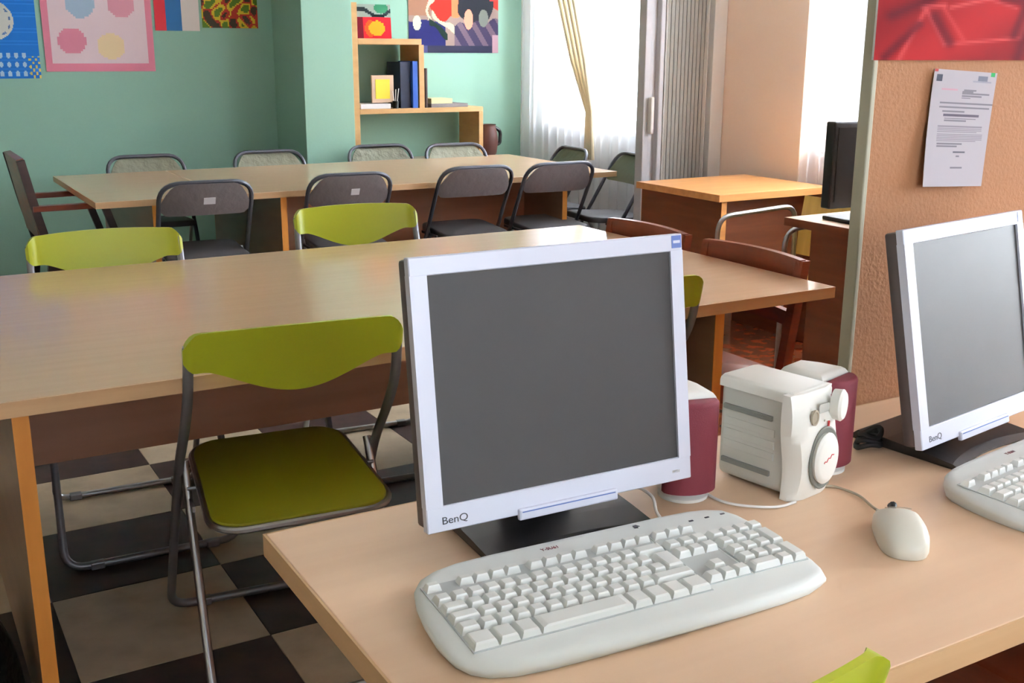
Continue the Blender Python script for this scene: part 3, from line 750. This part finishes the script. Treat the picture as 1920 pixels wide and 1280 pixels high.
G = 'silver monitors on the front desk'
monitor('silver-framed monitor nearest the camera, blank screen, behind the full keyboard', radians(-1.65), radians(7.8), .683, 1.035, .788, .374, .316, G)
monitor('silver-framed monitor at the right edge, in front of the salmon partition', radians(8.7), radians(11.7), 1.406, .995, .775, .335, .315, G)
m = thing('computer_monitor', 'black monitor standing on the desk behind the salmon partition', 'monitor', (3.06, 2.72, .7405), radians(-4))
b = new(); box(b, -.19, .19, 0, .045, .055, .355, .006); link('shell', b, M['black'], m)
b = new(); box(b, -.172, .172, -.002, .004, .08, .335); link('screen', b, M['screen_k'], m)
b = new(); box(b, -.035, .035, .02, .05, .012, .09, .003); link('neck', b, M['black'], m)
b = new(); box(b, -.11, .11, -.05, .12, 0, .014, .004); link('base', b, M['black'], m)
# ---------------------------------------------------------------- keyboards
KEYM = {}
def keymesh(w, h, kh):
    k = (round(w, 4), round(h, 4), kh)
    if k in KEYM: return KEYM[k]
    b = bmesh.new(); i0, i1 = .0008, .0030; t0 = .0022
    lo = [(-w/2+i0, -h/2+i0), (w/2-i0, -h/2+i0), (w/2-i0, h/2-i0), (-w/2+i0, h/2-i0)]
    hi = [(-w/2+i1, -h/2+t0), (w/2-i1, -h/2+t0), (w/2-i1, h/2-i1-.0012), (-w/2+i1, h/2-i1-.0012)]
    A = [b.verts.new((x, y_, 0)) for x, y_ in lo]
    B = [b.verts.new((x*1.02, y_*1.02, kh*.86)) for x, y_ in hi]
    C = [b.verts.new((x*.90, y_*.86, kh+(.0006 if y_ < 0 else 0))) for x, y_ in hi]
    for R1, R2 in ((A, B), (B, C)):
        for q in range(4): b.faces.new((R1[q], R1[(q+1) % 4], R2[(q+1) % 4], R2[q]))
    b.faces.new(C); b.faces.new(A[::-1]); bmesh.ops.recalc_face_normals(b, faces=b.faces)
    me = bpy.data.meshes.new('key'); b.to_mesh(me); b.free(); me.materials.append(M['key']); KEYM[k] = me; return me
def keyboard(label, loc, yaw, group):
    t = thing('keyboard', label, 'keyboard', loc, yaw, group)
    hw = .2345
    half = [(0, .111), (.06, .1105), (.12, .109), (.165, .106), (.190, .100), (.208, .090), (.220, .074), (.229, .045), (.235, .010), (.2375, -.025), (.235, -.055), (.227, -.074), (.213, -.088), (.188, -.097), (.15, -.102), (.09, -.105), (0, -.107)]
    poly = [(-x, y_) for x, y_ in half[::-1]]+[(x if x < .212 else .212+(x-.212)*.5, y_) for x, y_ in half[1:-1]]
    b = new(); rings = []
    def ring(sc, inset, z, tlt=.030):
        R_ = []
        for x, y_ in poly:
            l = sqrt(x*x+y_*y_); k = (l-inset)/l
            xx, yy = x*k, y_*k; R_.append(b.verts.new((xx, yy, z+(tlt*(yy+.115)/.226*(1 if z > .004 else 0)))))
        return R_
    for ins, z in ((.006, 0), (.0, .005), (.0, .0085), (.0025, .0125), (.008, .0155), (.018, .017)): rings.append(ring(1, ins, z, .012))
    for a_, c_ in zip(rings, rings[1:]):
        for k in range(len(poly)): b.faces.new((a_[k], a_[(k+1) % len(poly)], c_[(k+1) % len(poly)], c_[k]))
    b.faces.new(rings[0][::-1]); b.faces.new(rings[-1]); link('body', b, M['kbody'], t, True)
    U = .0190; x0 = -.2155; yF = .066
    def zt(y_): return .0172+.012*(y_+.115)/.226
    sl = math.atan(.012/.226)
    # recessed key beds, drawn as slightly darker raised-edge plates
    for xa, xb, ya, yb in ((x0-.001, x0+15*U+.0005, -.0685, .066), (x0+15.25*U-.0005, x0+18.25*U+.0005, -.058, .066), (x0+18.5*U-.001, x0+22.5*U+.0005, -.058, .041)):
        b = new(); c_ = (ya+yb)/2; box(b, xa, xb, ya-c_, yb-c_, -.0004, .0006, 0, 1, T((0, c_, zt(c_))) @ RX(sl)); link('key_bed', b, M['well'], t)
    def key(x, y_, w=1, h=1, kh=.0078):
        o = bpy.data.objects.new('key', keymesh(w*U, h*U, kh)); COL.objects.link(o); o.parent = t
        xx, yy = x0+(x+w/2)*U, y_; o.location = (xx, yy, zt(yy)+.0004); o.rotation_euler = (sl, 0, 0); return o
    rows = [.0570, .0300, .0106, -.0088, -.0282, -.0476]
    U_y = .018
    F = rows[0]
    for x in [0]+[2+i for i in range(4)]+[6.5+i for i in range(4)]+[11+i for i in range(4)]: key(x, F, 1, .78)
    for x in (15.25, 16.25, 17.25): key(x, F, 1, .78)
    for i in range(13): key(i, rows[1], 1, 1.0)
    key(13, rows[1], 2, 1.0)
    key(0, rows[2], 1.5, 1.0)
    for i in range(12): key(1.5+i, rows[2], 1, 1.0)
    key(0, rows[3], 1.75, 1.0)
    for i in range(12): key(1.75+i, rows[3], 1, 1.0)
    key(13.75, (rows[2]+rows[3])/2, 1.25, 2.0)
    key(0, rows[4], 1.25, 1.0)
    for i in range(11): key(1.25+i, rows[4], 1, 1.0)
    key(12.25, rows[4], 2.75, 1.0)
    x = 0
    by = -.0528
    for w_ in (1.5, 1.25, 1.25, 5.75, 1.25, 1.25, 1.25, 1.5): key(x, by, w_, 1.50, .0072); x += w_
    for r_ in (1, 2):
        for i in range(3): key(15.25+i, rows[r_], 1, 1.0)
    key(16.25, rows[4], 1, 1.0)
    for i in range(3): key(15.25+i, rows[5], 1, 1.0)
    for r_ in (1, 2, 3, 4):
        for i in range(3): key(18.5+i, rows[r_], 1, 1.0)
    key(21.5, rows[1], 1, 1.0); key(21.5, (rows[2]+rows[3])/2, 1, 2.0); key(21.5, (rows[4]+rows[5])/2, 1, 2.0)
    key(18.5, rows[5], 2, 1.0); key(20.5, rows[5], 1, 1.0)
    for i in range(3):
        b = new(); box(b, -.003, .003, -.0012, .0012, 0, .0006, 0, 1, T((x0+(19.0+i*1.25)*U, .076, zt(.076))) @ RX(sl)); link('indicator_light', b, M['txt'], t)
    lt = T((x0+8.3*U, .084, zt(.084)+.0002)) @ RX(sl)
    text('print_mark', 'Y-SU61', .0075, M['maroon'], t, lt)
    b = new(); prism(b, [(-.004, -.003), (.001, -.004), (.001, -.001), (.005, -.001), (.002, .004), (-.003, .003)], 0, .0004, T((x0+15.3*U, .091, zt(.091))) @ RX(sl)); link('maker_emblem', b, M['txt'], t)
    return t
kb = keyboard('white keyboard in full view in front of the near monitor', (.6625, .888, .7405), radians(-2.9), 'white keyboards on the front desk')
dup(kb, (1.418, .835, .7405), radians(7), 'white keyboard cut off by the right edge of the view', 'white keyboards on the front desk')
# ---------------------------------------------------------------- mouse
mo = thing('mouse', 'cream computer mouse on the desk between the two keyboards', 'mouse', (1.038, .831, .7405), radians(-38))
b = new(); nl, ns = 16, 20; L_, W_ = .116, .062; rings = []
levels = [(0, .965, 0), (.004, 1.0, 0), (.010, 1.0, 0), (.35, .985, 1), (.6, .91, 1), (.8, .76, 1), (.93, .52, 1), (1.0, .2, 1)]
def mh(yn): return .012+.026*max(0, 1-((yn+.12)/1.12)**2)**.7
for lv, sc, kind in levels:
    R_ = []
    for k in range(28):
        a_ = 2*pi*k/28; cx, cy = cos(a_), sin(a_)
        ex = abs(cx)**.75*(1 if cx > 0 else -1); ey = abs(cy)**.85*(1 if cy > 0 else -1)
        wv = 1-.03*max(0, ey)-.06*cos(pi*ey)
        x, y_ = ex*W_/2*sc*wv, ey*L_/2*sc; z = lv if not kind else .010+(mh(ey*sc)-.010)*lv
        R_.append(b.verts.new((x, y_, z)))
    rings.append(R_)
for a_, c_ in zip(rings, rings[1:]):
    for k in range(28): b.faces.new((a_[k], a_[(k+1) % 28], c_[(k+1) % 28], c_[k]))
b.faces.new(rings[0][::-1]); b.faces.new(rings[-1]); link('body', b, M['mouse'], mo, True)
b = new(); tube(b, [(-.0005, .046, .0215), (0, .052, .0245), (0, .056, .0215), (0, .058, .014)], [.003, .0055, .0058, .003], 10); link('scroll_wheel', b, M['black'], mo, True)
b = new(); box(b, -.0004, .0004, .02, .045, .030, .0335, 0, 1, None); b.clear(); tube(b, [(-.016, .022, .0335), (-.008, .021, .0350), (0, .0205, .0355), (.008, .021, .0350), (.016, .022, .0335)], .0005, 5); link('button_seam', b, M['wire_g'], mo)
b = new(); tube(b, [(-.012, .056, .010), (-.014, .068, .009)], .0032, 8); link('cable_collar', b, M['mouse'], mo)
def wire(name, label, pts, r, mm, group=None):
    P = [Vector(p) for p in pts]; out = []
    for i in range(len(P)-1):
        p0, p1, p2, p3 = P[max(i-1, 0)], P[i], P[i+1], P[min(i+2, len(P)-1)]
        for k in range(8):
            t_ = k/8; out.append(.5*((2*p1)+(-p0+p2)*t_+(2*p0-5*p1+4*p2-p3)*t_*t_+(-p0+3*p1-3*p2+p3)*t_**3))
    out.append(P[-1]); b = new(); tube(b, out, r, 8); o = link(name, b, M[mm], None, True); return tag(o, label, 'cable', group)
zc = .7405+.0022
wire('mouse_cable', 'thin beige mouse cable curving from the mouse to the speaker box', [(1.070, .890, .7495), (1.084, .915, zc+.001), (1.100, .955, zc), (1.095, .992, zc), (1.085, 1.002, zc), (1.103, 1.02, zc+.0003), (1.104, 1.12, zc), (1.12, 1.225, zc)], .0018, 'wire_g')
# ---------------------------------------------------------------- speaker set
sb = thing('subwoofer', 'cream subwoofer box with a round driver and dial, between two maroon speakers', 'speaker', (1.006, .985, .7405), radians(10)); sb.scale = (.75, .86, 1.03)
# front-left bottom corner is the local origin, front faces -y
W_, D_, H_ = .112, .150, .146
def zedge(t_): return .010*sin(t_*2*pi*1.05+.3)         # the wavy edge between side and front
b = new(); box(b, .004, W_-.004, .016, D_, .004, H_-.010, .010, 3); link('cabinet', b, M['spk2'], sb, True)
b = new(); prism(b, [(.0, .006), (.112, .006), (.112, D_), (.10, D_+.004), (.012, D_+.004), (.0, D_)], H_-.016, H_, None, .008, 3); link('top_cover', b, M['spk'], sb, True)
for z_ in (.100, .024):
    b = new(); box(b, -.001, .006, .045, D_-.01, z_, z_+.007, .001); link('side_groove', b, M['legface'] if 0 else mat('groove_grey', (128, 130, 124), .6), sb)
for z_ in (.046, .062, .078):
    b = new(); box(b, .002, .0052, .040, D_-.01, z_, z_+.011, .001); link('side_rib', b, M['spk2'], sb)
# front baffle with wavy left outline
b = new(); n_ = 18; L1 = []; R1 = []
for k in range(n_+1):
    t_ = k/n_; z = H_*t_
    bul = .006*sin(pi*t_)**.5
    L1.append((-.003+.0045*cos(t_*2*pi*1.1-1.6)-.012*t_*t_, z)); R1.append((W_+.003-.0035*cos(t_*2*pi*1.2), z))
prev = None
for k in range(n_+1):
    (xl, z), (xr, _) = L1[k], R1[k]; t_ = k/n_; yf = -.006-.010*sin(pi*min(1, t_*1.1))**.7+(.008*max(0, t_-.78)/.22)
    zz = z*.985
    q = [b.verts.new(v) for v in ((xl, .020, zz), (xl, .006+.007*sin(t_*2*pi), zz), (xl+.010, yf+.005, zz), (xl+.03, yf, zz), (xr-.03, yf, zz), (xr-.010, yf+.005, zz), (xr, .008, zz), (xr, .020, zz))]
    if prev:
        for i in range(8): b.faces.new((prev[i], q[i], q[(i+1) % 8], prev[(i+1) % 8]))
    else: b.faces.new(q)
    prev = q
b.faces.new(prev[::-1]); link('front_baffle', b, M['spk'], sb, True)
fc = T((.063, -.0155, .055)) @ RX(radians(90))
grv = mat('recess_grey', (120, 120, 112), .6)
b = new(); lathe(b, [(.041, -.002), (.043, .0015), (.041, .0025), (.036, .001)], 36, fc); link('driver_ring', b, grv, sb, True)
b = new(); lathe(b, [(.034, 0), (.035, .006), (.033, .0085), (.026, .0100), (.001, .0108)], 36, fc); drv = link('driver', b, M['spk'], sb, True)
b = new()
tube(b, [fc @ Vector((-.014+.028*k/20, -.004+.010*k/20+.0014*sin(k*.9), .0112)) for k in range(21)], .0006, 6); link('red_script', b, M['red'], drv)
b = new(); lathe(b, [(.0105, -.002), (.0105, .001), (.008, .0012), (.007, -.0005), (.001, .0008)], 20, T((.030, -.0155, .114)) @ RX(radians(90))); link('headphone_jack', b, M['wire_g'], sb, True)
b = new(); prism(b, rrect(.030, .012, .004), 0, .0015, T((.058, -.0125, .123)) @ RX(radians(90))); lp = link('control_panel', b, M['spk2'], sb)
b = new(); lathe(b, [(.0015, 0), (.0015, .001)], 8, T((.056, -.0165, .107)) @ RX(radians(90))); link('indicator_light', b, M['wire_g'], sb)
b = new(); box(b, .070, .073, -.0172, -.015, .094, .104); link('red_mark', b, M['red'], sb)
b = new(); lathe(b, [(.020, 0), (.021, .010), (.0215, .014), (.018, .018), (.001, .0195)], 24, T((.096, -.008, .122)) @ RX(radians(90)) @ RY(radians(12))); link('volume_dial', b, M['spk'], sb, True)
def satellite(label, loc, yaw, group):
    t = thing('satellite_speaker', label, 'speaker', loc, yaw, group)
    hw, h0, h1 = .037, .014, .148
    b = new(); n_ = 12; prev = None          # curved maroon grille, front towards -y
    prof = []
    for k in range(n_+1):
        a_ = radians(-70+140*k/n_); prof.append((hw*sin(a_)/sin(radians(70)), -.022-.018*(cos(a_)-cos(radians(70)))/(1-cos(radians(70)))))
    b2 = new(); poly = prof+[(hw, -.012), (-hw, -.012)]
    prism(b, poly, h0, h1-.008, None, .006, 3); link('grille', b, M['maroon'], t, True)
    b = new(); poly = [(-hw-.001, -.013), (hw+.001, -.013), (hw-.002, .03), (hw-.012, .062), (-hw+.012, .062), (-hw+.002, .03)]
    prism(b, poly, h0, h1, None, .014, 4); link('housing', b, M['spk'], t, True)
    b = new(); lathe(b, [(.034, 0), (.034, .004), (.020, .010), (.014, .018)], 24); link('stand_foot', b, M['spk'], t, True)
    return t
G = 'maroon-fronted satellite speakers'
satellite('maroon-fronted satellite speaker partly hidden behind the near monitor', (.899, 1.080, .7405), radians(-15), G)
satellite('maroon-fronted satellite speaker right of the cream subwoofer, turned away', (1.137, 1.060, .7405), radians(16), G)
wire('speaker_cable', 'white speaker cable looping from the left satellite to the subwoofer', [(.925, 1.062, zc), (.925, 1.03, zc), (.94, 1.005, zc), (.965, .985, zc), (.985, .978, zc), (1.01, .980, zc)], .0019, 'wire_w')
wire('keyboard_cable', 'white cable rising from the keyboard behind the near monitor', [(.800, .9985, .7560), (.808, 1.02, .757), (.822, 1.05, .765), (.825, 1.10, .760), (.80, 1.16, zc), (.78, 1.22, zc)], .0021, 'wire_w')
b = new()
for k in range(3):
    P = []
    for i in range(25):
        a_ = 2*pi*i/24; P.append((.024*cos(a_)+.003*k, .016*sin(a_)*(1-.1*k), .006+.007*k+.004*sin(a_*2+k)))
    tube(b, P[:-1], .0042, 8, closed=True)
o = link('coiled_cable', b, M['rubber'], None, True, (1.262, 1.085, .741), .3); tag(o, 'black cable coiled on the desk beside the right monitor stand', 'cable')
wire('monitor_cable', 'thin dark cable on the desk right of the second monitor', [(1.47, 1.05, zc), (1.50, 1.02, zc), (1.50, .99, zc), (1.52, .965, zc), (1.56, .96, zc)], .002, 'wire_g')
# ---------------------------------------------------------------- bag in the corner
bg_ = thing('bag', 'black bag slumped on the floor at the lower left, beside the table leg', 'bag', (.045, 2.2, 0))
b = new(); nr = 10; ns = 22; prev = None; R0 = []
for j_ in range(nr+1):
    t_ = j_/nr; z = .31*t_; sc = (1-.62*t_**2.2); ring = []
    for k in range(ns):
        a_ = 2*pi*k/ns; w_ = 1+.08*sin(a_*5+t_*4)+.05*sin(a_*3-t_*6)
        ring.append(b.verts.new((  .098*sc*w_*cos(a_)-.01*t_, .17*sc*w_*sin(a_), z+.008*sin(a_*4)*t_)))
    if prev:
        for k in range(ns): b.faces.new((prev[k], prev[(k+1) % ns], ring[(k+1) % ns], ring[k]))
    else: b.faces.new(ring[::-1])
    prev = ring
b.faces.new(prev); link('body', b, M['bag'], bg_, True)
b = new(); tube(b, fillet([(.02, -.10, .2), (.06, -.06, .30), (.05, .06, .30), (.0, .10, .21)], .05, 5), .007, 8); link('strap', b, M['bag'], bg_, True)
